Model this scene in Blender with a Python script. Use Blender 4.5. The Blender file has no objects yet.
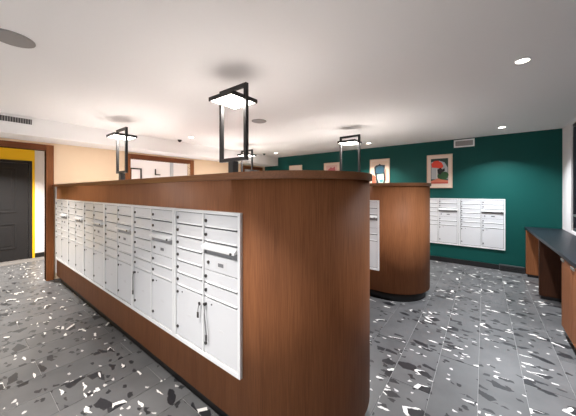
import bpy, bmesh, math, random
from mathutils import Vector
random.seed(4)
S = bpy.context.scene
C = S.collection
PI = math.pi

# ------------------------------------------------------------------ camera
CAM_H = 1.6
YAW = math.radians(37.38)
cam_d = bpy.data.cameras.new('camera')
cam = bpy.data.objects.new('camera', cam_d)
C.objects.link(cam)
cam.location = (0, 0, CAM_H)
cam.rotation_euler = (PI / 2, 0, YAW)
cam_d.sensor_width = 36
cam_d.lens = 36 * 256 / 576
cam_d.shift_y = -(208 - 191) / 576
cam_d.clip_start = 0.02
S.camera = cam

# ------------------------------------------------------------------ world, exposure
w = bpy.data.worlds.new('world')
S.world = w
w.use_nodes = True
bg = w.node_tree.nodes['Background']
bg.inputs[0].default_value = (0.95, 0.97, 1.0, 1)
bg.inputs[1].default_value = 1.3
S.view_settings.view_transform = 'Standard'
S.view_settings.look = 'None'
S.view_settings.gamma = 1
S.view_settings.use_curve_mapping = False
S.view_settings.exposure = 0.5

DOWNLIGHT_W = 32
PANEL_W = 11.5

# ------------------------------------------------------------------ material helpers
MATS = {}


def lin(c):
    out = []
    for v in c:
        v /= 255
        out.append(v / 12.92 if v <= 0.04045 else ((v + 0.055) / 1.055) ** 2.4)
    return (*out, 1)


def mat(name, rgb, rough=0.5, metal=0.0, bump=0.0, bscale=80, vary=0.0, spec=0.5, emit=0, coat=0):
    m = bpy.data.materials.new(name)
    m.use_nodes = True
    nt = m.node_tree
    b = nt.nodes['Principled BSDF']
    b.inputs['Base Color'].default_value = lin(rgb)
    b.inputs['Roughness'].default_value = rough
    b.inputs['Metallic'].default_value = metal
    b.inputs['Specular IOR Level'].default_value = spec
    b.inputs['Coat Weight'].default_value = coat
    if emit:
        b.inputs['Emission Color'].default_value = lin(rgb)
        b.inputs['Emission Strength'].default_value = emit
    if bump or vary:
        geo = nt.nodes.new('ShaderNodeNewGeometry')
        n = nt.nodes.new('ShaderNodeTexNoise')
        n.inputs['Scale'].default_value = bscale
        n.inputs['Detail'].default_value = 3
        nt.links.new(geo.outputs['Position'], n.inputs['Vector'])
        if bump:
            bp = nt.nodes.new('ShaderNodeBump')
            bp.inputs['Strength'].default_value = bump
            bp.inputs['Distance'].default_value = 0.002
            nt.links.new(n.outputs['Fac'], bp.inputs['Height'])
            nt.links.new(bp.outputs['Normal'], b.inputs['Normal'])
        if vary:
            hs = nt.nodes.new('ShaderNodeHueSaturation')
            hs.inputs['Color'].default_value = lin(rgb)
            mr = nt.nodes.new('ShaderNodeMapRange')
            mr.inputs['To Min'].default_value = 1 - vary
            mr.inputs['To Max'].default_value = 1 + vary
            nt.links.new(n.outputs['Fac'], mr.inputs['Value'])
            nt.links.new(mr.outputs['Result'], hs.inputs['Value'])
            nt.links.new(hs.outputs['Color'], b.inputs['Base Color'])
    MATS[name] = m
    return m


def wood(name, dark, light, rough=0.58, horiz=None):
    """veneer with vertical grain (horiz='y' turns the grain along Y, 'x' along X)"""
    m = bpy.data.materials.new(name)
    m.use_nodes = True
    nt = m.node_tree
    b = nt.nodes['Principled BSDF']
    geo = nt.nodes.new('ShaderNodeNewGeometry')
    mp = nt.nodes.new('ShaderNodeMapping')
    mp2 = nt.nodes.new('ShaderNodeMapping')
    fine, band = (230, 230, 5), (9, 9, 0.35)
    if horiz == 'y':
        fine, band = (230, 5, 230), (9, 0.35, 9)
    if horiz == 'x':
        fine, band = (5, 230, 230), (0.35, 9, 9)
    mp.inputs['Scale'].default_value = fine
    mp2.inputs['Scale'].default_value = band
    nt.links.new(geo.outputs['Position'], mp.inputs['Vector'])
    nt.links.new(geo.outputs['Position'], mp2.inputs['Vector'])
    n1 = nt.nodes.new('ShaderNodeTexNoise')
    n1.inputs['Scale'].default_value = 1
    n1.inputs['Detail'].default_value = 3
    n1.inputs['Distortion'].default_value = 0.4
    n2 = nt.nodes.new('ShaderNodeTexNoise')
    n2.inputs['Scale'].default_value = 1
    n2.inputs['Detail'].default_value = 2
    nt.links.new(mp.outputs[0], n1.inputs['Vector'])
    nt.links.new(mp2.outputs[0], n2.inputs['Vector'])
    mx = nt.nodes.new('ShaderNodeMath')
    mx.operation = 'MULTIPLY_ADD'
    mx.inputs[1].default_value = 0.7
    nt.links.new(n1.outputs['Fac'], mx.inputs[0])
    m2 = nt.nodes.new('ShaderNodeMath')
    m2.operation = 'MULTIPLY'
    m2.inputs[1].default_value = 0.3
    nt.links.new(n2.outputs['Fac'], m2.inputs[0])
    nt.links.new(m2.outputs[0], mx.inputs[2])
    r = nt.nodes.new('ShaderNodeValToRGB')
    r.color_ramp.elements[0].position = 0.30
    r.color_ramp.elements[0].color = lin(dark)
    r.color_ramp.elements[1].position = 0.66
    r.color_ramp.elements[1].color = lin(light)
    nt.links.new(mx.outputs[0], r.inputs[0])
    nt.links.new(r.outputs[0], b.inputs['Base Color'])
    b.inputs['Roughness'].default_value = rough
    b.inputs['Specular IOR Level'].default_value = 0.18
    bp = nt.nodes.new('ShaderNodeBump')
    bp.inputs['Strength'].default_value = 0.12
    bp.inputs['Distance'].default_value = 0.001
    nt.links.new(n1.outputs['Fac'], bp.inputs['Height'])
    nt.links.new(bp.outputs[0], b.inputs['Normal'])
    MATS[name] = m
    return m


def terrazzo(name):
    m = bpy.data.materials.new(name)
    m.use_nodes = True
    nt = m.node_tree
    L = nt.links.new
    b = nt.nodes['Principled BSDF']
    geo = nt.nodes.new('ShaderNodeNewGeometry')
    oi = nt.nodes.new('ShaderNodeObjectInfo')
    mul = nt.nodes.new('ShaderNodeMath')
    mul.operation = 'MULTIPLY'
    mul.inputs[1].default_value = 37.0
    L(oi.outputs['Random'], mul.inputs[0])
    cmb = nt.nodes.new('ShaderNodeCombineXYZ')
    L(mul.outputs[0], cmb.inputs[0])
    L(mul.outputs[0], cmb.inputs[1])
    add = nt.nodes.new('ShaderNodeVectorMath')
    add.operation = 'ADD'
    L(geo.outputs['Position'], add.inputs[0])
    L(cmb.outputs[0], add.inputs[1])
    # wobble
    nz = nt.nodes.new('ShaderNodeTexNoise')
    nz.inputs['Scale'].default_value = 30
    nz.inputs['Detail'].default_value = 2
    L(add.outputs[0], nz.inputs['Vector'])
    sub = nt.nodes.new('ShaderNodeVectorMath')
    sub.operation = 'SUBTRACT'
    sub.inputs[1].default_value = (0.5, 0.5, 0.5)
    L(nz.outputs['Color'], sub.inputs[0])
    sc = nt.nodes.new('ShaderNodeVectorMath')
    sc.operation = 'SCALE'
    sc.inputs['Scale'].default_value = 0.025
    L(sub.outputs[0], sc.inputs[0])
    ad2 = nt.nodes.new('ShaderNodeVectorMath')
    ad2.operation = 'ADD'
    L(add.outputs[0], ad2.inputs[0])
    L(sc.outputs[0], ad2.inputs[1])

    def chips(scale, rot, stretch, lo, hi, edge, off=(0, 0)):
        """mask of sparse angular chips: whole voronoi cells whose random value lies in [lo, hi]"""
        mp = nt.nodes.new('ShaderNodeMapping')
        mp.inputs['Rotation'].default_value = (0, 0, rot)
        mp.inputs['Location'].default_value = (off[0], off[1], 0)
        mp.inputs['Scale'].default_value = (scale, scale * stretch, 0)
        L(ad2.outputs[0], mp.inputs['Vector'])
        v = nt.nodes.new('ShaderNodeTexVoronoi')
        v.voronoi_dimensions = '2D'
        v.inputs['Scale'].default_value = 1
        v2 = nt.nodes.new('ShaderNodeTexVoronoi')
        v2.voronoi_dimensions = '2D'
        v2.feature = 'DISTANCE_TO_EDGE'
        v2.inputs['Scale'].default_value = 1
        L(mp.outputs[0], v.inputs['Vector'])
        L(mp.outputs[0], v2.inputs['Vector'])
        sp = nt.nodes.new('ShaderNodeSeparateColor')
        L(v.outputs['Color'], sp.inputs[0])
        g = nt.nodes.new('ShaderNodeMath')
        g.operation = 'GREATER_THAN'
        g.inputs[1].default_value = lo
        L(sp.outputs[0], g.inputs[0])
        l = nt.nodes.new('ShaderNodeMath')
        l.operation = 'LESS_THAN'
        l.inputs[1].default_value = hi
        L(sp.outputs[0], l.inputs[0])
        e = nt.nodes.new('ShaderNodeMath')
        e.operation = 'GREATER_THAN'
        e.inputs[1].default_value = edge
        L(v2.outputs['Distance'], e.inputs[0])
        a = nt.nodes.new('ShaderNodeMath')
        a.operation = 'MULTIPLY'
        L(g.outputs[0], a.inputs[0])
        L(l.outputs[0], a.inputs[1])
        a2 = nt.nodes.new('ShaderNodeMath')
        a2.operation = 'MULTIPLY'
        L(a.outputs[0], a2.inputs[0])
        L(e.outputs[0], a2.inputs[1])
        return a2.outputs[0]

    # body colour with soft clouding
    n3 = nt.nodes.new('ShaderNodeTexNoise')
    n3.inputs['Scale'].default_value = 2.2
    n3.inputs['Detail'].default_value = 4
    L(add.outputs[0], n3.inputs['Vector'])
    ramp = nt.nodes.new('ShaderNodeValToRGB')
    ramp.color_ramp.elements[0].position = 0.3
    ramp.color_ramp.elements[0].color = lin((80, 80, 81))
    ramp.color_ramp.elements[1].position = 0.7
    ramp.color_ramp.elements[1].color = lin((98, 98, 99))
    L(n3.outputs['Fac'], ramp.inputs[0])
    col = ramp.outputs[0]
    for args, rgb in (
            ((20, 0.4, 1.5, 0.0, 0.040, 0.08), (44, 44, 46)),
            ((30, 2.0, 1.8, 0.0, 0.012, 0.06), (190, 188, 186)),
            ((24, 1.2, 1.4, 0.0, 0.030, 0.08), (40, 40, 42)),
            ((8, 0.9, 1.5, 0.0, 0.012, 0.05, (0.16, 0.22)), (222, 220, 216)),
            ((8, 0.9, 1.5, 0.0, 0.045, 0.05), (38, 38, 41)),
            ((10, 2.4, 2.2, 0.0, 0.013, 0.06, (-0.16, 0.20)), (218, 216, 212)),
            ((10, 2.4, 2.2, 0.0, 0.045, 0.06), (42, 42, 45)),
            ((13, 0.2, 3.2, 0.0, 0.010, 0.07), (224, 222, 218))):
        mk = chips(*args)
        mx = nt.nodes.new('ShaderNodeMix')
        mx.data_type = 'RGBA'
        L(mk, mx.inputs['Factor'])
        L(col, mx.inputs['A'])
        mx.inputs['B'].default_value = lin(rgb)
        col = mx.outputs['Result']
    L(col, b.inputs['Base Color'])
    b.inputs['Roughness'].default_value = 0.36
    b.inputs['Specular IOR Level'].default_value = 0.4
    MATS[name] = m
    return m


M_wood = wood('walnut_veneer', (118, 72, 44), (152, 98, 63))
M_cap = wood('walnut_cap', (112, 74, 50), (146, 100, 70), rough=0.3, horiz='x')
M_casing = wood('walnut_casing', (104, 60, 32), (156, 98, 58))
M_header = wood('walnut_header', (92, 50, 28), (132, 78, 46), horiz='y')
M_shadewood = wood('shaded_walnut', (50, 28, 17), (72, 42, 26))  # walnut darkened to carry the shade under the counter
M_tile = terrazzo('terrazzo_tile')
M_grout = mat('grout', (140, 139, 138), 0.85)
M_ceil = mat('ceiling_paint', (248, 246, 244), 0.9, bump=0.03, bscale=200)
M_green = mat('green_paint', (12, 76, 71), 0.55, bump=0.05, bscale=220, vary=0.03, spec=0.2)
M_cream = mat('cream_paint', (238, 212, 180), 0.8, bump=0.03, bscale=200)
M_white = mat('white_paint', (232, 228, 228), 0.75, bump=0.03, bscale=200)
M_yellow = mat('yellow_paint', (248, 200, 14), 0.6, bump=0.03, bscale=200)
M_black = mat('black_laminate', (14, 14, 15), 0.45)
M_base = mat('black_baseboard', (24, 24, 25), 0.4)
M_frame = mat('black_metal', (34, 32, 32), 0.38, metal=0.3)
M_door = mat('charcoal_paint', (42, 41, 42), 0.5, spec=0.2)
M_box = mat('mailbox_enamel', (218, 219, 222), 0.35, vary=0.02, bscale=6)
M_boxframe = mat('mailbox_frame_enamel', (232, 233, 234), 0.32)
M_boxgap = mat('mailbox_inner_grey', (84, 84, 87), 0.6)
M_lock = mat('lock_dark_steel', (78, 76, 76), 0.35, metal=0.7)
M_slot = mat('slot_dark', (66, 66, 68), 0.6)
M_chute = mat('chute_grey', (150, 150, 152), 0.5)
M_print = mat('printed_grey', (216, 216, 218), 0.6)
M_printd = mat('printed_dark', (120, 120, 123), 0.6)
M_grille = mat('grille_grey', (158, 154, 151), 0.5)
M_grillew = mat('grille_white', (246, 245, 243), 0.5)
M_speaker = mat('speaker_grille', (152, 148, 145), 0.7)
M_navy = mat('tinted_glass', (10, 18, 34), 0.06, spec=0.6)
M_winframe = mat('window_metal', (16, 20, 30), 0.4)
M_counter = mat('counter_stone', (26, 30, 38), 0.38, vary=0.15, bscale=30, spec=0.3)
M_lite = mat('downlight_lens', (255, 244, 230), 0.5, emit=14)
M_panel = mat('lamp_diffuser', (255, 247, 236), 0.5, emit=11)
M_steel = mat('brushed_steel', (170, 168, 165), 0.35, metal=0.8)
M_strap = mat('grey_strap', (120, 120, 122), 0.8)
M_ply = mat('pale_frame_wood', (226, 196, 172), 0.55, vary=0.06, bscale=12)
M_mat = mat('cream_mount', (236, 214, 198), 0.8)

# ------------------------------------------------------------------ mesh helpers


def finish(name, bm, m, parent=None, smooth=False):
    me = bpy.data.meshes.new(name)
    bmesh.ops.recalc_face_normals(bm, faces=bm.faces)
    bm.to_mesh(me)
    bm.free()
    me.materials.append(m)
    if smooth:
        for p in me.polygons:
            p.use_smooth = True
    o = bpy.data.objects.new(name, me)
    C.objects.link(o)
    if parent:
        o.parent = parent
    return o


def add_box(bm, x0, x1, y0, y1, z0, z1, bev=0.0):
    vs = [bm.verts.new((x, y, z)) for x in (x0, x1) for y in (y0, y1) for z in (z0, z1)]
    fs = [(0, 1, 3, 2), (4, 6, 7, 5), (0, 4, 5, 1), (2, 3, 7, 6), (0, 2, 6, 4), (1, 5, 7, 3)]
    faces = [bm.faces.new([vs[i] for i in f]) for f in fs]
    if bev:
        es = list({e for f in faces for e in f.edges})
        bmesh.ops.bevel(bm, geom=es, offset=bev, segments=2, profile=0.5, affect='EDGES')


def box(name, x0, x1, y0, y1, z0, z1, m, parent=None, bev=0.0):
    bm = bmesh.new()
    add_box(bm, x0, x1, y0, y1, z0, z1, bev)
    return finish(name, bm, m, parent)


def boxes(name, lst, m, parent=None, bev=0.0):
    bm = bmesh.new()
    for b in lst:
        add_box(bm, *b, bev)
    return finish(name, bm, m, parent)


def prism(name, pts, z0, z1, m, parent=None, bev=0.0, smooth=False):
    bm = bmesh.new()
    lo = [bm.verts.new((x, y, z0)) for x, y in pts]
    hi = [bm.verts.new((x, y, z1)) for x, y in pts]
    n = len(pts)
    b0 = bm.faces.new(lo[::-1])
    b1 = bm.faces.new(hi)
    side = []
    for i in range(n):
        side.append(bm.faces.new([lo[i], lo[(i + 1) % n], hi[(i + 1) % n], hi[i]]))
    if bev:
        es = list(set(b0.edges) | set(b1.edges))
        bmesh.ops.bevel(bm, geom=es, offset=bev, segments=3, profile=0.5, affect='EDGES')
    o = finish(name, bm, m, parent)
    if smooth:
        for p in o.data.polygons:
            if abs(p.normal.z) < 0.9:
                p.use_smooth = True
    return o


def cyl(name, c, r, depth, axis, m, parent=None, seg=24, r2=None):
    bm = bmesh.new()
    bmesh.ops.create_cone(bm, cap_ends=True, segments=seg, radius1=r, radius2=r if r2 is None else r2, depth=depth)
    if axis == 'y':
        bmesh.ops.rotate(bm, verts=bm.verts, matrix=__import__('mathutils').Matrix.Rotation(PI / 2, 3, 'X'))
    if axis == 'x':
        bmesh.ops.rotate(bm, verts=bm.verts, matrix=__import__('mathutils').Matrix.Rotation(PI / 2, 3, 'Y'))
    bmesh.ops.translate(bm, verts=bm.verts, vec=c)
    return finish(name, bm, m, parent)


def tube(name, pts, r, m, parent=None, seg=8):
    bm = bmesh.new()
    rings = []
    for i, p in enumerate(pts):
        p = Vector(p)
        a = Vector(pts[max(i - 1, 0)])
        b = Vector(pts[min(i + 1, len(pts) - 1)])
        d = (b - a).normalized()
        s = d.cross(Vector((0, 1, 0.01))).normalized()
        t = d.cross(s).normalized()
        rings.append([bm.verts.new(p + s * (r * math.cos(k * 2 * PI / seg)) + t * (r * math.sin(k * 2 * PI / seg))) for k in range(seg)])
    for a, b in zip(rings, rings[1:]):
        for k in range(seg):
            bm.faces.new([a[k], a[(k + 1) % seg], b[(k + 1) % seg], b[k]])
    bm.faces.new(rings[0][::-1])
    bm.faces.new(rings[-1])
    return finish(name, bm, m, parent, smooth=True)


def flat(name, pts, y, th, m, parent):
    """thin printed shape lying in an XZ plane, front towards -Y"""
    bm = bmesh.new()
    a = [bm.verts.new((x, y, z)) for x, z in pts]
    b = [bm.verts.new((x, y - th, z)) for x, z in pts]
    n = len(pts)
    bm.faces.new(a)
    bm.faces.new(b[::-1])
    for i in range(n):
        bm.faces.new([a[i], a[(i + 1) % n], b[(i + 1) % n], b[i]])
    return finish(name, bm, m, parent)


def empty(name, loc, label=None, cat=None, group=None):
    o = bpy.data.objects.new(name, None)
    C.objects.link(o)
    o.location = loc
    o.empty_display_size = 0.1
    if label:
        tag(o, label, cat, group)
    return o


def tag(o, label, cat=None, group=None, kind=None):
    o['label'] = label
    if cat:
        o['category'] = cat
    if group:
        o['group'] = group
    if kind:
        o['kind'] = kind
    return o


def struct(o, label, cat):
    return tag(o, label, cat, kind='structure')


def copy_tree(o, parent=None):
    c = o.copy()
    C.objects.link(c)
    c.parent = parent
    for ch in list(o.children):
        copy_tree(ch, c)
    return c


# ------------------------------------------------------------------ the setting
H = 2.742
XL, XR = -6.19, 1.141
YG, YB = 6.74, -3.6
XF = -8.55           # far wall of the rooms behind the left wall

# floor slab + tiles
floor = box('floor', XF - 0.1, XR + 0.1, YB - 0.1, YG + 0.1, -0.12, -0.004, M_grout)
struct(floor, 'dark grey terrazzo tiled floor with white and charcoal chips', 'floor')

ISL = [(1.096, 1.641), (3.80, 4.345)]   # front face and centre line of the two islands
IX0, IXC, IR = -5.9, -1.165, 0.545

fx, fy = -math.sin(YAW), math.cos(YAW)
rx, ry = math.cos(YAW), math.sin(YAW)


def in_view(x, y):
    t = x * fx + y * fy
    if t < 0.9:
        return False
    u = (x * rx + y * ry) / t
    v = CAM_H / t
    return abs(u) < 1.25 and v < 1.0


TW, TL, GAP = 0.302, 1.208, 0.0032
tile_bm = bmesh.new()
add_box(tile_bm, -TW / 2 + GAP / 2, TW / 2 - GAP / 2, -TL / 2 + GAP / 2, TL / 2 - GAP / 2, -0.0045, 0, 0)
top = [e for e in tile_bm.edges if all(abs(v.co.z) < 1e-6 for v in e.verts)]
bmesh.ops.bevel(tile_bm, geom=top, offset=0.0015, segments=1, affect='EDGES')
tile0 = finish('tile', tile_bm, M_tile, floor)
first = True
rest_bm = bmesh.new()
i0, i1 = int((XF + 0.035) / TW) - 1, int((XR + 0.035) / TW) + 1
for i in range(i0, i1 + 1):
    xc = -0.035 + (i + 0.5) * TW
    xa, xb = max(xc - TW / 2, XF), min(xc + TW / 2, XR)
    if xb - xa < 0.03:
        continue
    for j in range(-4, 7):
        yc = 1.075 + (j + 0.5) * TL - (TL / 2 if i % 2 else 0)
        ya, yb = max(yc - TL / 2, YB), min(yc + TL / 2, YG)
        if yb - ya < 0.03:
            continue
        vis = any(in_view(xc + a * TW / 2, yc + b * TL / 2) for a in (-1, 0, 1) for b in (-1, 0, 1))
        for (f0, c0) in ISL:
            if yc - TL / 2 > f0 and yc + TL / 2 < c0 + IR and xc + TW / 2 < IXC:
                vis = False
        whole = (xb - xa > TW - 1e-4) and (yb - ya > TL - 1e-4)
        if vis and whole:
            t = tile0 if first else tile0.copy()
            if not first:
                C.objects.link(t)
                t.parent = floor
            first = False
            t.location = (xc, yc, 0)
        elif vis:
            box('tile', xa + GAP / 2, xb - GAP / 2, ya + GAP / 2, yb - GAP / 2, -0.0045, 0, M_tile, floor)
        else:
            add_box(rest_bm, xa + GAP / 2, xb - GAP / 2, ya + GAP / 2, yb - GAP / 2, -0.0045, 0)
tag(finish('tile_field', rest_bm, M_tile, floor), 'rest of the terrazzo tiles', kind='stuff')

ceiling = box('ceiling', XF - 0.1, XR + 0.1, YB - 0.1, YG + 0.1, H, H + 0.12, M_ceil)
struct(ceiling, 'flat white plaster ceiling over the whole mail room', 'ceiling')

struct(box('wall_back', XF - 0.1, XR + 0.1, YG, YG + 0.12, 0, H, M_green), 'dark teal green painted wall carrying framed prints', 'wall')

# left wall with three openings
OPS = [(-0.35, 1.006, 2.32), (2.37, 3.82, 2.32), (5.75, 6.5, 2.32)]
lw = []
ycur = YB
for a, b, zt in OPS:
    lw.append((XL - 0.12, XL, ycur, a, 0, H))
    lw.append((XL - 0.12, XL, a, b, zt, H))
    ycur = b
lw.append((XL - 0.12, XL, ycur, YG, 0, H))
struct(boxes('wall_left', lw, M_cream), 'cream painted wall with wood trimmed openings', 'wall')
for k, (a, b, zt) in enumerate(OPS):
    t = empty(f'trim_{k + 1}', (XL, (a + b) / 2, 0))
    struct(t, ['brown wood casing around the doorway to the yellow wall',
               'brown wood casing around the wide opening to the white room',
               'brown wood casing of the white door near the green wall'][k], 'door casing')
    m = (a + b) / 2
    cw, cd = 0.1, 0.03
    box('jamb', -0.13, cd, b - m, b - m + cw, 0, zt + cw, M_casing, t, 0.002)
    box('jamb', -0.13, cd, a - m - cw, a - m, 0, zt + cw, M_casing, t, 0.002)
    box('header', -0.13, cd, a - m, b - m, zt, zt + cw, M_header, t, 0.002)

# bulkhead along the left wall
struct(box('trim_4', XL, -5.58, YB, YG, 2.46, H, M_ceil), 'white plaster bulkhead running along the top of the cream wall', 'bulkhead')

# rooms behind the left wall
struct(boxes('wall_corridor', [(XF - 0.1, XF, YB, YG, 0, H)], M_white), 'white far wall seen through the doorways', 'wall')
struct(box('wall_partition', XF, XL - 0.12, 2.0, 2.1, 0, H, M_white), 'white partition between the two side rooms', 'wall')
struct(box('wall_side_end', XF, XL - 0.12, 5.55, 5.65, 0, H, M_white), 'white end wall of the side room', 'wall')
struct(box('wall_side_front', XF, XL - 0.12, -1.7, -1.6, 0, H, M_white), 'white front wall of the corridor', 'wall')
DY0, DY1, DZ = 0.12, 1.144, 2.31
struct(boxes('wall_yellow', [(XF, XF + 0.012, -1.6, DY0, 0, H), (XF, XF + 0.012, DY1, 1.19, 0, H), (XF, XF + 0.012, DY0, DY1, DZ, H)], M_yellow),
       'yellow painted wall surrounding the dark grey door', 'wall')
struct(box('baseboard_corridor', XF, XF + 0.015, 1.19, 2.0, 0, 0.11, M_base), 'black baseboard under the white corridor wall', 'baseboard')
struct(box('floor_threshold', XF + 0.02, XF + 0.42, -1.6, 1.6, 0.0005, 0.005, mat('threshold_grey', (120, 116, 113), 0.6)), 'pale grey threshold strip in front of the dark door', 'threshold')

d1 = empty('door_1', (XF, (DY0 + DY1) / 2, 0))
struct(d1, 'dark grey panelled door set in the yellow wall', 'door')
hw = (DY1 - DY0) / 2
box('door_frame', 0.0, 0.03, hw - 0.06, hw, 0, DZ, M_door, d1, 0.003)
box('door_frame', 0.0, 0.03, -hw, -hw + 0.06, 0, DZ, M_door, d1, 0.003)
box('door_frame', 0.0, 0.03, -hw + 0.06, hw - 0.06, DZ - 0.06, DZ, M_door, d1, 0.003)
leaf = box('door_leaf', -0.02, 0.012, -hw + 0.063, hw - 0.063, 0.012, DZ - 0.063, M_door, d1, 0.002)
for z0, z1 in ((0.28, 0.86), (1.11, 2.13)):
    y0, y1 = -hw + 0.26, hw - 0.26
    bmx = bmesh.new()
    for bb in ((0.012, 0.024, y0, y1, z0, z0 + 0.03), (0.012, 0.024, y0, y1, z1 - 0.03, z1),
               (0.012, 0.024, y0, y0 + 0.03, z0 + 0.03, z1 - 0.03), (0.012, 0.024, y1 - 0.03, y1, z0 + 0.03, z1 - 0.03)):
        add_box(bmx, *bb, 0.003)
    finish('panel_moulding', bmx, M_door, leaf)
    box('raised_panel', 0.012, 0.018, y0 + 0.07, y1 - 0.07, z0 + 0.07, z1 - 0.07, M_door, leaf, 0.003)
tube('lever_handle', [(0.012, -hw + 0.13, 1.0), (0.06, -hw + 0.13, 1.0), (0.06, -hw + 0.24, 1.0)], 0.01, M_steel, d1)

d3 = empty('door_2', (XL - 0.06, 6.125, 0))
struct(d3, 'plain white door at the far end of the cream wall', 'door')
box('door_leaf', -0.02, 0.02, -0.372, 0.372, 0.01, 2.317, M_white, d3, 0.002)
cyl('door_knob', (0.045, -0.3, 1.0), 0.028, 0.05, 'x', M_steel, d3)

# right wall with the dark window over the counter
WY0, WY1, WZ0, WZ1 = 1.2, 6.165, 0.95, 2.69
struct(boxes('wall_right', [(XR, XR + 0.12, WY1, YG, 0, H), (XR, XR + 0.12, WY0, WY1, 0, WZ0), (XR, XR + 0.12, WY0, WY1, WZ1, H),
                            (XR, XR + 0.12, YB, WY0, 0, H)], M_white), 'white wall beside the dark window over the counter', 'wall')
win = empty('window_1', (XR, 0, 0))
struct(win, 'tall dark tinted window above the stone counter', 'window')
box('window_frame', 0.02, 0.07, WY1 - 0.05, WY1, WZ0, WZ1, M_winframe, win)
box('window_frame', 0.02, 0.07, WY0, WY0 + 0.05, WZ0, WZ1, M_winframe, win)
box('window_frame', 0.02, 0.07, WY0 + 0.05, WY1 - 0.05, WZ1 - 0.05, WZ1, M_winframe, win)
box('window_frame', 0.02, 0.07, WY0 + 0.05, WY1 - 0.05, WZ0, WZ0 + 0.05, M_winframe, win)
for k in range(4):
    ya = WY0 + 0.05 + k * (WY1 - WY0 - 0.1) / 4
    yb = WY0 + 0.05 + (k + 1) * (WY1 - WY0 - 0.1) / 4
    box('pane', 0.04, 0.05, ya + 0.02, yb - 0.02, WZ0 + 0.05, WZ1 - 0.05, M_navy, win)
    if k:
        box('mullion', 0.02, 0.07, ya - 0.02, ya + 0.02, WZ0 + 0.05, WZ1 - 0.05, M_winframe, win)
box('window_rail', 0.012, 0.038, WY0 + 0.05, WY1 - 0.05, 1.19, 1.22, M_steel, win)

# glazed street front added unseen behind the camera, lets in fill light
fr = empty('fill_window', (0, YB, 0))
struct(fr, 'added unseen glazed front behind the viewer, for fill light', 'window')
nm = 6
gl = bpy.data.materials.new('clear_glass')
gl.use_nodes = True
gn = gl.node_tree
tr = gn.nodes.new('ShaderNodeBsdfTransparent')
gn.links.new(tr.outputs[0], gn.nodes['Material Output'].inputs[0])
for k in range(nm + 1):
    x = XL + 0.03 + k * (XR - XL - 0.06) / nm
    box('mullion', x - 0.03, x + 0.03, -0.04, 0.04, 0, H, M_winframe, fr)
    if k < nm:
        x2 = XL + 0.03 + (k + 1) * (XR - XL - 0.06) / nm
        box('pane', x + 0.03, x2 - 0.03, -0.005, 0.005, 0.06, H - 0.06, gl, fr)
        box('window_rail', x + 0.03, x2 - 0.03, -0.04, 0.04, 0, 0.06, M_winframe, fr)
        box('window_rail', x + 0.03, x2 - 0.03, -0.04, 0.04, H - 0.06, H, M_winframe, fr)

struct(box('baseboard_back', XL, XR, YG - 0.015, YG, 0, 0.105, M_base), 'black baseboard along the green wall', 'baseboard')

# ------------------------------------------------------------------ islands


def stadium(x0, xc, yc, r, n=40):
    pts = [(x0, yc - r)]
    for k in range(n + 1):
        a = -PI / 2 + PI * k / n
        pts.append((xc + r * math.cos(a), yc + r * math.sin(a)))
    pts.append((x0, yc + r))
    return pts


def island(yc, label, x0, IXC):
    t = empty('mailbox_island', (0, yc, 0), label, 'partition', 'wood islands of the mail room')
    prism('body', stadium(x0, IXC, 0, IR), 0.13, 1.672, M_wood, t, smooth=True)
    prism('cap', stadium(XL + 0.035, IXC, 0, IR + 0.018), 1.672, 1.718, M_cap, t, bev=0.008, smooth=True)
    prism('top_panel', stadium(XL + 0.06, IXC, 0, IR - 0.03), 1.718, 1.7195, M_white, t, smooth=True)
    prism('toe_kick', stadium(x0, IXC, 0, IR - 0.06), 0, 0.13, M_black, t, smooth=True)
    box('end_filler', XL + 0.031, x0, -IR + 0.03, IR - 0.03, 0.13, 1.672, M_white, t)
    return t


island(ISL[0][1], 'long brown wood island nearest the viewer, white mailboxes along its front', IX0, IXC)
island(ISL[1][1], 'second wood island standing behind the near one, before the green wall', IX0, IXC - 0.025)

# ------------------------------------------------------------------ mailbox units
UP, UW, UZ0, UZ1 = 0.782, 0.777, 0.432, 1.463
UH = UZ1 - UZ0


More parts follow.
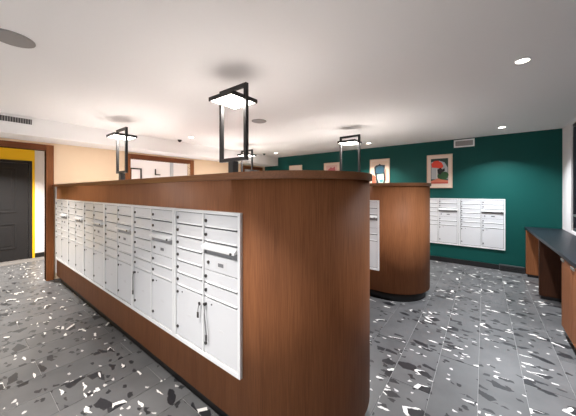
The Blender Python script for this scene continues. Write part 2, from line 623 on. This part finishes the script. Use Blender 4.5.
def make_unit():
    """double column mailbox unit: origin at bottom centre of its back, front towards -Y"""
    t = empty('mailbox_unit', (0, 0, 0))
    box('back_panel', -UW / 2 + 0.004, UW / 2 - 0.004, -0.004, 0, 0.004, UH - 0.004, M_boxgap, t)
    fwid = 0.024
    bm = bmesh.new()
    for bb in ((-UW / 2, -UW / 2 + fwid, -0.022, 0, 0, UH), (UW / 2 - fwid, UW / 2, -0.022, 0, 0, UH),
               (-UW / 2 + fwid, UW / 2 - fwid, -0.022, 0, 0, 0.03), (-UW / 2 + fwid, UW / 2 - fwid, -0.022, 0, UH - 0.022, UH)):
        add_box(bm, *bb, 0.002)
    finish('frame', bm, M_boxframe, t)
    cols = [(-UW / 2 + 0.03, -0.012), (0.012, UW / 2 - 0.03)]
    box('centre_post', -0.008, 0.008, -0.020, -0.004, 0.03, UH - 0.022, M_boxframe, t)
    z_lo, z_hi = 0.034, UH - 0.026
    p = (z_hi - z_lo) / 10
    small = {}
    for c, (xa, xb) in enumerate(cols):
        cwid = xb - xa

        def small_door(row):
            zt = z_hi - row * p
            if not small:
                d = box('door', 0, cwid, -0.016, -0.005, -p + 0.0105, -0.0005, M_box, t, 0.002)
                bm2 = bmesh.new()
                # hooded lip along the lower edge of a door
                vs = [(0.03, -0.0165, -p + 0.021), (0.03, -0.0225, -p + 0.015), (0.03, -0.0225, -p + 0.011), (0.03, -0.0165, -p + 0.0105)]
                A = [bm2.verts.new(v) for v in vs]
                B = [bm2.verts.new((cwid - 0.004, v[1], v[2])) for v in vs]
                bm2.faces.new(A)
                bm2.faces.new(B[::-1])
                for q in range(4):
                    bm2.faces.new([A[q], B[q], B[(q + 1) % 4], A[(q + 1) % 4]])
                finish('lip', bm2, M_boxframe, d)
                cyl('lock', (0.022, -0.020, -p * 0.45), 0.0115, 0.008, 'y', M_lock, d, 12)
                box('number_plate', cwid * 0.48, cwid * 0.58, -0.0168, -0.0161, -p * 0.6, -p * 0.5, M_print, d)
                small['d'] = d
                d.location = (xa, 0, zt)
            else:
                d = copy_tree(small['d'], t)
                d.location = (xa, 0, zt)

        def parcel(row, rows):
            zt = z_hi - row * p
            zb = zt - rows * p
            d = box('parcel_door', xa, xb, -0.016, -0.005, zb + 0.004, zt - 0.0005, M_box, t, 0.002)
            cyl('lock', (xa + 0.022, -0.020, zt - 0.045), 0.0105, 0.008, 'y', M_lock, d, 12)
            cyl('lock', (xa + 0.022, -0.020, zb + 0.07), 0.0115, 0.008, 'y', M_lock, d, 12)
            cyl('keyhole', (xa + 0.085, -0.0175, zt - 0.035), 0.006, 0.003, 'y', M_slot, d, 10)
            box('number_plate', xa + cwid * 0.48, xa + cwid * 0.6, -0.0168, -0.0161, zb + 0.19, zb + 0.205, M_print, d)

        if c == 0:
            for r in range(6):
                small_door(r)
            parcel(6, 4)
        else:
            for r in (0, 1, 4, 5):
                small_door(r)
            parcel(6, 4)
            # outgoing mail compartment: hood, dark slot and lower panel
            zt = z_hi - 2 * p
            zb = z_hi - 4 * p
            d = box('outgoing_door', xa, xb, -0.016, -0.005, zb + 0.004, zt - p * 0.85, M_box, t, 0.002)
            box('slot', xa + 0.01, xb - 0.01, -0.0065, -0.0045, zt - p * 0.85, zt - 0.03, M_chute, d)
            bm2 = bmesh.new()
            vs = [(xa, -0.005, zt - 0.002), (xa, -0.044, zt - 0.028), (xa, -0.044, zt - 0.044), (xa, -0.005, zt - 0.036)]
            A = [bm2.verts.new(v) for v in vs]
            B = [bm2.verts.new((xb, v[1], v[2])) for v in vs]
            bm2.faces.new(A)
            bm2.faces.new(B[::-1])
            for q in range(4):
                bm2.faces.new([A[q], B[q], B[(q + 1) % 4], A[(q + 1) % 4]])
            finish('hood', bm2, M_boxframe, d)
            cyl('hood_lock', (xb - 0.03, -0.047, zt - 0.038), 0.008, 0.008, 'y', M_lock, d, 10)
            cyl('lock', (xa + 0.05, -0.019, zb + 0.058), 0.0115, 0.008, 'y', M_lock, d, 12)
            lb = box('mail_label', xa + 0.13, xb - 0.10, -0.0172, -0.0161, zb + 0.03, zb + 0.082, M_print, d)
            box('printed_emblem', xa + 0.155, xb - 0.135, -0.0178, -0.0173, zb + 0.044, zb + 0.068, M_printd, d)
    return t


unit0 = make_unit()
labels = [
    'white mailbox unit on the near island beside its rounded wood end',
    'second white mailbox unit from the rounded end of the near island',
    'third white mailbox unit from the rounded end of the near island',
    'fourth white mailbox unit from the rounded end of the near island',
    'fifth white mailbox unit on the near island, second from the doorway post',
    'farthest white mailbox unit on the near island, next to the doorway post']
for k, lab in enumerate(labels):
    u = unit0 if k == 0 else copy_tree(unit0)
    u.location = (-1.19 - UP / 2 - k * UP, ISL[0][0] - 0.0005, UZ0)
    tag(u, lab, 'mailbox', 'mailbox units on the near island')
u = copy_tree(unit0)
u.location = (-1.215 - UW / 2, ISL[1][0] - 0.0005, UZ0)
tag(u, 'white mailbox unit on the second island, mostly hidden behind the near island', 'mailbox')
if 'group' in u:
    del u['group']
for k, lab in enumerate(['right white mailbox unit on the green wall, toward the counter',
                         'left white mailbox unit on the green wall, partly behind the second island']):
    u = copy_tree(unit0)
    u.location = (0.349 - UP / 2 - k * UP, YG - 0.0005, 0.405)
    tag(u, lab, 'mailbox', 'mailbox units on the green wall')

# keys hanging from parcel locks


def key_strap(x, z, ln, sway, label, thick=0.004):
    y = ISL[0][0] - 0.03
    t = empty('hanging_key', (x, y, z), label, 'key', 'keys hanging from the parcel locks')
    cyl('key_head', (0, -0.003, 0.0), 0.012, 0.005, 'y', M_lock, t, 14)
    tube('strap', [(0, -0.006, -0.008), (sway * 0.3, -0.009, -ln * 0.3), (sway * 0.8, -0.009, -ln * 0.7), (sway, -0.008, -ln)], thick, M_strap, t)
    box('key_fob', sway - 0.008, sway + 0.008, -0.013, -0.005, -ln - 0.04, -ln, M_lock, t, 0.002)
    return t


pr = (UH - 0.060) / 10
zl = UZ0 + UH - 0.026 - 6 * pr - 0.045
xu = -1.19 - UP / 2
key_strap(xu + 0.012 + 0.022, zl, 0.20, 0.03, 'key on a long grey strap at the parcel door nearest the rounded end')
key_strap(xu - 0.024, zl - 0.01, 0.06, -0.01, 'short dark key hanging at the middle of the nearest mailbox unit', 0.003)
key_strap(xu - UP - UW / 2 + 0.03 + 0.022, zl, 0.17, 0.0, 'key on a grey strap on the second mailbox unit')

# ------------------------------------------------------------------ island lamps


def make_lamp():
    t = empty('island_lamp', (0, 0, 0))
    hwid, b = 0.193, 0.017
    z0, z1 = 0.165, 0.878
    box('base_plate', -0.05, 0.05, -0.05, 0.05, 0, 0.012, M_frame, t, 0.002)
    box('stem', -0.034, 0.034, -0.034, 0.034, 0.012, z0, M_frame, t, 0.002)
    box('post', -hwid, -hwid + 2 * b, -b, b, z0, z1, M_frame, t, 0.002)
    box('post', hwid - 2 * b, hwid, -b, b, z0, z1, M_frame, t, 0.002)
    box('top_bar', -hwid + 2 * b, hwid - 2 * b, -b, b, z1 - 2 * b, z1, M_frame, t, 0.002)
    box('bottom_bar', -hwid + 2 * b, hwid - 2 * b, -b, b, z0, z0 + 2 * b, M_frame, t, 0.002)
    s = 0.163
    zp = 0.735
    sh = boxes('light_panel', [(-s, s, -s, s, zp + 0.012, zp + 0.036), (-s, s, -s, -s + 0.012, zp, zp + 0.012), (-s, s, s - 0.012, s, zp, zp + 0.012),
                               (-s, -s + 0.012, -s + 0.012, s - 0.012, zp, zp + 0.012), (s - 0.012, s, -s + 0.012, s - 0.012, zp, zp + 0.012)], M_frame, t)
    box('diffuser', -s + 0.013, s - 0.013, -s + 0.013, s - 0.013, zp + 0.002, zp + 0.0115, M_panel, sh)
    return t


lamp0 = make_lamp()
for k, (x, yc, lab) in enumerate([
        (-1.917, ISL[0][1], 'black frame lamp with square light panel standing nearest on the near island'),
        (-4.60, ISL[0][1], 'black frame lamp at the doorway end of the near island'),
        (-1.917, ISL[1][1], 'black frame lamp on the second island, in front of the green wall'),
        (-4.58, ISL[1][1], 'small distant black frame lamp seen beside the post of the nearest lamp')]):
    l = lamp0 if k == 0 else copy_tree(lamp0)
    l.location = (x, yc, 1.7198)
    tag(l, lab, 'lamp', 'lamps on the island tops')
    ld = bpy.data.lights.new('panel_light', 'AREA')
    ld.shape = 'SQUARE'
    ld.size = 0.29
    ld.energy = PANEL_W
    ld.color = (1.0, 0.955, 0.91)
    lo = bpy.data.objects.new('panel_light', ld)
    C.objects.link(lo)
    lo.parent = l
    lo.location = (0, 0, 0.733)

# ------------------------------------------------------------------ ceiling fittings


def downlight(x, y, label=None, col=(1, 0.93, 0.85), e=DOWNLIGHT_W, spread=115, z=H):
    t = empty('downlight', (x, y, z), label, 'ceiling light', 'round ceiling downlights')
    bm = bmesh.new()
    n = 28
    R0, R1 = 0.058, 0.045
    a = [bm.verts.new((R0 * math.cos(k * 2 * PI / n), R0 * math.sin(k * 2 * PI / n), 0)) for k in range(n)]
    b = [bm.verts.new((R0 * math.cos(k * 2 * PI / n), R0 * math.sin(k * 2 * PI / n), -0.006)) for k in range(n)]
    c = [bm.verts.new((R1 * math.cos(k * 2 * PI / n), R1 * math.sin(k * 2 * PI / n), -0.008)) for k in range(n)]
    d = [bm.verts.new((R1 * math.cos(k * 2 * PI / n), R1 * math.sin(k * 2 * PI / n), 0)) for k in range(n)]
    for p, q in ((a, b), (b, c), (c, d), (d, a)):
        for k in range(n):
            bm.faces.new([p[k], p[(k + 1) % n], q[(k + 1) % n], q[k]])
    finish('trim_ring', bm, M_grillew, t)
    cyl('lens', (0, 0, -0.004), R1 - 0.001, 0.006, 'z', M_lite, t, 28)
    ld = bpy.data.lights.new('downlight_beam', 'AREA')
    ld.shape = 'DISK'
    ld.size = 0.085
    ld.energy = e
    ld.color = col
    ld.spread = math.radians(spread)
    lo = bpy.data.objects.new('downlight_beam', ld)
    C.objects.link(lo)
    lo.parent = t
    lo.location = (0, 0, -0.012)
    return t


COOL = (0.92, 0.96, 1.0)
WARM = (1, 0.94, 0.87)
downlight(0.27, 3.02, 'large bright ceiling downlight high on the right', COOL, 54)
downlight(0.26, 5.95, 'ceiling downlight right of the wall vent, close to the green wall', COOL)
downlight(-2.17, 6.01, 'ceiling downlight just right of the lamp on the second island', (1, 0.95, 0.9))
downlight(-4.92, 3.06, 'ceiling downlight between the two lamps of the near island', WARM)
downlight(-4.96, 5.89, 'small far ceiling downlight at the left end of the green wall', WARM)
downlight(-1.45, 0.0, 'ceiling downlight over the front aisle before the nearest mailboxes', (1, 0.96, 0.92), 29, 84)
downlight(-2.5, -0.9, 'added unseen ceiling downlight behind the viewer, fill for the front aisle', WARM, 26, 80)  # added out of view to brighten the aisle floor
downlight(-4.95, 0.1, 'ceiling downlight in front of the yellow wall doorway', WARM, 22, 85)

for x, y, r, lab in ((-2.80, 0.27, 0.125, 'large round grey ceiling speaker at the top left'),
                     (-2.91, 3.03, 0.12, 'round grey ceiling speaker right of the nearest lamp')):
    t = empty('ceiling_speaker', (x, y, H), lab, 'speaker', 'round ceiling speakers')
    cyl('rim', (0, 0, -0.003), r, 0.006, 'z', M_grillew if r < 0.01 else M_speaker, t, 40)
    cyl('grille', (0, 0, -0.008), r - 0.008, 0.004, 'z', M_speaker, t, 40, r2=r - 0.006)
for x, y, r, lab in ((-5.40, 3.08, 0.038, 'small black dome camera on the ceiling near the bulkhead'),
                     (-5.35, 5.80, 0.035, 'tiny dark dome at the far end of the ceiling')):
    t = empty('ceiling_dome', (x, y, H), lab, 'dome camera', 'small ceiling domes')
    cyl('mount', (0, 0, -0.006), r + 0.008, 0.012, 'z', M_frame, t, 20)
    bm = bmesh.new()
    bmesh.ops.create_uvsphere(bm, u_segments=16, v_segments=8, radius=r)
    bmesh.ops.bisect_plane(bm, geom=bm.verts[:] + bm.edges[:] + bm.faces[:], plane_co=(0, 0, 0), plane_no=(0, 0, 1), clear_outer=True)
    bmesh.ops.translate(bm, verts=bm.verts, vec=(0, 0, -0.012))
    finish('dome', bm, M_black, t, smooth=True)

# vent on the bulkhead
t = empty('air_grille', (-5.58, 0.34, 2.667), 'long grey slotted air grille on the white bulkhead', 'vent')
hl = 0.42
box('backing', 0.0, 0.004, -hl + 0.015, hl - 0.015, -0.04, 0.04, M_slot, t)
bm = bmesh.new()
for bb in ((0, 0.012, -hl, hl, 0.04, 0.055), (0, 0.012, -hl, hl, -0.055, -0.04), (0, 0.012, -hl, -hl + 0.015, -0.04, 0.04), (0, 0.012, hl - 0.015, hl, -0.04, 0.04)):
    add_box(bm, *bb)
finish('frame', bm, M_ceil, t)
sl = None
for k in range(30):
    y = -hl + 0.03 + k * (2 * hl - 0.06) / 29
    if sl is None:
        sl = box('slat', 0.004, 0.011, -0.005, 0.005, -0.04, 0.04, M_grille, t)
        o = sl
    else:
        o = sl.copy()
        C.objects.link(o)
    o.location = (0, y, 0)

# vent high on the green wall
t = empty('wall_vent', (-0.337, YG, 2.637), 'white framed air vent high on the green wall below the ceiling', 'vent')
box('backing', -0.17, 0.17, -0.004, 0, -0.065, 0.065, M_grille, t)
bm = bmesh.new()
for bb in ((-0.185, 0.185, -0.018, 0, 0.055, 0.082), (-0.185, 0.185, -0.018, 0, -0.082, -0.055), (-0.185, -0.158, -0.018, 0, -0.055, 0.055), (0.158, 0.185, -0.018, 0, -0.055, 0.055)):
    add_box(bm, *bb)
finish('frame', bm, M_grillew, t)
for k in range(5):
    box('slat', -0.156, 0.156, -0.014, -0.006, -0.044 + k * 0.022 - 0.004, -0.044 + k * 0.022 + 0.004, M_grille, t)

# low heater at the baseboard
t = empty('baseboard_register', (0.44, YG - 0.016, 0), 'low dark grey register box at the foot of the green wall by the counter', 'vent')
box('case', -0.19, 0.19, -0.05, 0, 0, 0.125, mat('register_grey', (58, 60, 62), 0.5), t, 0.004)
for k in range(3):
    box('louvre', -0.175, 0.175, -0.056, -0.050, 0.03 + k * 0.03, 0.042 + k * 0.03, M_base, t)

# ------------------------------------------------------------------ framed prints


def blob(cx, cz, rx_, rz_, n=18, wob=0.12, seed=0):
    rnd = random.Random(seed)
    ph = [rnd.uniform(0, 6.28) for _ in range(3)]
    out = []
    for k in range(n):
        a = 2 * PI * k / n
        q = 1 + wob * (math.sin(2 * a + ph[0]) * 0.5 + math.sin(3 * a + ph[1]) * 0.5)
        out.append((cx + rx_ * q * math.cos(a), cz + rz_ * q * math.sin(a)))
    return out


def picture(x, zb, label, paint, w_=0.504, h_=0.76):
    t = empty('framed_print', (x, YG, zb), label, 'picture', 'framed prints on the green wall')
    hw_ = w_ / 2
    b = 0.022
    bm = bmesh.new()
    for bb in ((-hw_, hw_, -0.03, 0, 0, b), (-hw_, hw_, -0.03, 0, h_ - b, h_), (-hw_, -hw_ + b, -0.03, 0, b, h_ - b), (hw_ - b, hw_, -0.03, 0, b, h_ - b)):
        add_box(bm, *bb, 0.002)
    finish('frame', bm, M_ply, t)
    box('mount', -hw_ + b, hw_ - b, -0.018, -0.002, b, h_ - b, M_mat, t)
    paint(t, w_, h_)
    return t


def pm(n, rgb):
    return MATS.get(n) or mat(n, rgb, 0.6)


def paint1(t, w_, h_):
    p = flat('print', [(-0.17, 0.1), (0.17, 0.1), (0.17, 0.67), (-0.17, 0.67)], -0.0182, 0.0008, pm('ink_dark_green', (30, 62, 50)), t)
    Y = -0.0192
    flat('pale_field', [(-0.16, 0.2), (0.16, 0.2), (0.16, 0.46), (0.10, 0.58), (0.0, 0.62), (-0.16, 0.60)], Y, 0.0004, pm('ink_pale_grey', (186, 188, 190)), p)
    flat('green_shape', blob(0.07, 0.27, 0.11, 0.10, seed=2), Y - 0.0006, 0.0004, pm('ink_green', (44, 92, 48)), p)
    flat('red_shape', [(-0.15, 0.47), (-0.16, 0.56), (-0.10, 0.62), (-0.02, 0.62), (0.05, 0.57), (0.08, 0.49), (0.04, 0.44), (-0.06, 0.46)], Y - 0.0012, 0.0004, pm('ink_red', (232, 70, 44)), p)
    flat('black_shape', [(-0.03, 0.33), (-0.04, 0.42), (0.02, 0.46), (0.06, 0.42), (0.10, 0.45), (0.11, 0.39), (0.05, 0.35), (0.02, 0.30)], Y - 0.0018, 0.0004, pm('ink_black', (20, 20, 22)), p)
    flat('white_line', [(-0.055, 0.14), (-0.038, 0.14), (-0.045, 0.44), (-0.06, 0.44)], Y - 0.0012, 0.0004, pm('ink_white', (225, 220, 212)), p)
    flat('orange_ground', [(-0.17, 0.1), (0.17, 0.1), (0.17, 0.17), (0.05, 0.19), (-0.03, 0.22), (-0.17, 0.16)], Y - 0.0024, 0.0004, pm('ink_salmon', (222, 128, 100)), p)
    flat('red_band', [(-0.17, 0.1), (0.17, 0.1), (0.17, 0.135), (-0.17, 0.135)], Y - 0.003, 0.0004, pm('ink_brick', (196, 84, 66)), p)


def paint2(t, w_, h_):
    p = flat('print', [(-0.2, 0.06), (0.2, 0.06), (0.2, 0.7), (-0.2, 0.7)], -0.0182, 0.0008, pm('ink_cream', (232, 206, 184)), t)
    Y = -0.0192
    flat('dark_outline', [(-0.13, 0.40), (-0.14, 0.55), (-0.09, 0.60), (-0.03, 0.61), (0.0, 0.64), (0.04, 0.61), (0.14, 0.60), (0.13, 0.45), (0.15, 0.25), (0.13, 0.1), (-0.08, 0.1), (-0.10, 0.3)], Y, 0.0004, pm('ink_slate', (28, 40, 48)), p)
    flat('blue_shape', [(-0.09, 0.40), (-0.09, 0.53), (-0.03, 0.58), (0.07, 0.58), (0.11, 0.52), (0.10, 0.40), (0.02, 0.37)], Y - 0.0006, 0.0004, pm('ink_teal_blue', (36, 84, 104)), p)
    flat('pale_green_shape', [(-0.07, 0.36), (0.10, 0.38), (0.11, 0.24), (0.09, 0.14), (-0.02, 0.14), (-0.06, 0.26)], Y - 0.0006, 0.0004, pm('ink_pale_green', (176, 206, 184)), p)
    flat('teal_patch', [(-0.01, 0.22), (0.09, 0.23), (0.08, 0.16), (0.02, 0.16)], Y - 0.0012, 0.0004, pm('ink_teal', (70, 140, 150)), p)
    flat('orange_stroke', [(0.14, 0.48), (0.165, 0.5), (0.175, 0.2), (0.15, 0.15)], Y - 0.0006, 0.0004, pm('ink_salmon', (222, 128, 100)), p)
    flat('red_figure', [(-0.2, 0.06), (-0.09, 0.06), (-0.10, 0.30), (-0.15, 0.36), (-0.2, 0.3)], Y - 0.0006, 0.0004, pm('ink_rust', (176, 96, 70)), p)


def paint3(t, w_, h_):
    p = flat('print', [(-0.18, 0.1), (0.18, 0.1), (0.18, 0.68), (-0.18, 0.68)], -0.0182, 0.0008, pm('ink_pink', (226, 186, 176)), t)
    Y = -0.0192
    flat('red_shape', [(-0.1, 0.3), (-0.12, 0.55), (-0.03, 0.63), (0.03, 0.6), (0.1, 0.64), (0.13, 0.5), (0.08, 0.3)], Y, 0.0004, pm('ink_rose', (190, 96, 100)), p)
    flat('pale_shape', blob(0.0, 0.42, 0.07, 0.1, seed=5), Y - 0.0006, 0.0004, pm('ink_white', (225, 220, 212)), p)


def paint4(t, w_, h_):
    p = flat('print', [(-0.18, 0.1), (0.18, 0.1), (0.18, 0.6), (-0.18, 0.6)], -0.0182, 0.0008, pm('ink_peach', (232, 200, 176)), t)
    Y = -0.0192
    flat('orange_shape', blob(0.02, 0.4, 0.12, 0.14, seed=7), Y, 0.0004, pm('ink_salmon', (222, 128, 100)), p)
    flat('green_shape', blob(-0.02, 0.24, 0.1, 0.08, seed=9), Y - 0.0006, 0.0004, pm('ink_green', (44, 92, 48)), p)


picture(-0.80, 1.668, 'framed print with red shape above the mailboxes on the green wall', paint1)
picture(-2.145, 1.668, 'framed print with teal blue figure above the second island', paint2)
picture(-3.53, 1.668, 'framed print with rose shape just left of the second island lamp', paint3)
picture(-4.83, 1.668, 'leftmost framed print on the green wall, only its pale top showing', paint4)

# ------------------------------------------------------------------ counter on the right
box_c = prism('stone_counter', [(0.70, 0.4), (XR - 0.001, 0.4), (XR - 0.001, YG - 0.001), (0.632, YG - 0.001), (0.688, 4.0)], 0.868, 0.908, M_counter, None, 0.004)
tag(box_c, 'long dark stone counter slab under the dark window', 'counter')
for px_, y, wm, lab in ((0.652, 6.50, M_wood, 'brown wood support panel under the counter against the green wall'),
                        (0.678, 5.30, M_shadewood, 'brown wood support panel in the middle of the counter, shade painted in')):
    t = empty('counter_support', (px_, y, 0), lab, 'support panel', 'support panels under the counter')
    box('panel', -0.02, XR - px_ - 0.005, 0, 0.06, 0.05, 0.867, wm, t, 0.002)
    box('plinth', 0.0, XR - px_ - 0.005, 0.008, 0.052, 0, 0.05, M_black, t)
t = empty('base_cabinet', (0.698, 4.16, 0), 'brown wood base cabinet under the near end of the counter', 'cabinet')
box('body', 0.02, 0.437, -3.6, 0, 0.09, 0.867, M_wood, t)
box('toe_kick', 0.06, 0.437, -3.6, -0.01, 0, 0.09, M_black, t)
for k in range(9):
    d = box('door', -0.001, 0.019, -0.397 - k * 0.4, -0.003 - k * 0.4, 0.095, 0.862, M_wood, t, 0.002)
    box('pull', -0.012, -0.001, -0.13 - k * 0.4, -0.02 - k * 0.4, 0.825, 0.85, M_steel, d, 0.002)

# ------------------------------------------------------------------ things in the white side room
t = empty('wall_frame', (XF, 3.43, 1.6), 'small black framed white board on the far wall of the white room', 'frame')
bm = bmesh.new()
for bb in ((0, 0.03, -0.17, 0.17, 0.67, 0.71), (0, 0.03, -0.17, 0.17, 0, 0.04), (0, 0.03, -0.17, -0.13, 0.04, 0.67), (0, 0.03, 0.13, 0.17, 0.04, 0.67)):
    add_box(bm, *bb)
finish('frame', bm, M_frame, t)
box('board', 0, 0.01, -0.13, 0.13, 0.04, 0.67, M_white, t)
t = empty('wall_bracket', (XF, 4.09, 2.12), 'small dark L-shaped bracket on the white room wall', 'bracket')
box('upright', 0, 0.03, -0.08, -0.05, 0, 0.2, M_frame, t)
box('arm', 0, 0.03, -0.05, 0.09, 0, 0.03, M_frame, t)
struct(box('trim_5', XF, XF + 0.02, 4.52, 4.63, 0, H, mat('pale_grey_trim', (176, 180, 186), 0.6)), 'pale grey vertical strip on the white room wall', 'trim')

# lights of the side rooms
downlight(-7.3, 0.6, 'ceiling downlight of the corridor with the dark door', (1, 0.96, 0.9), 80)
downlight(-7.3, 3.4, 'ceiling downlight of the white side room', (0.97, 0.98, 1.0), 190)
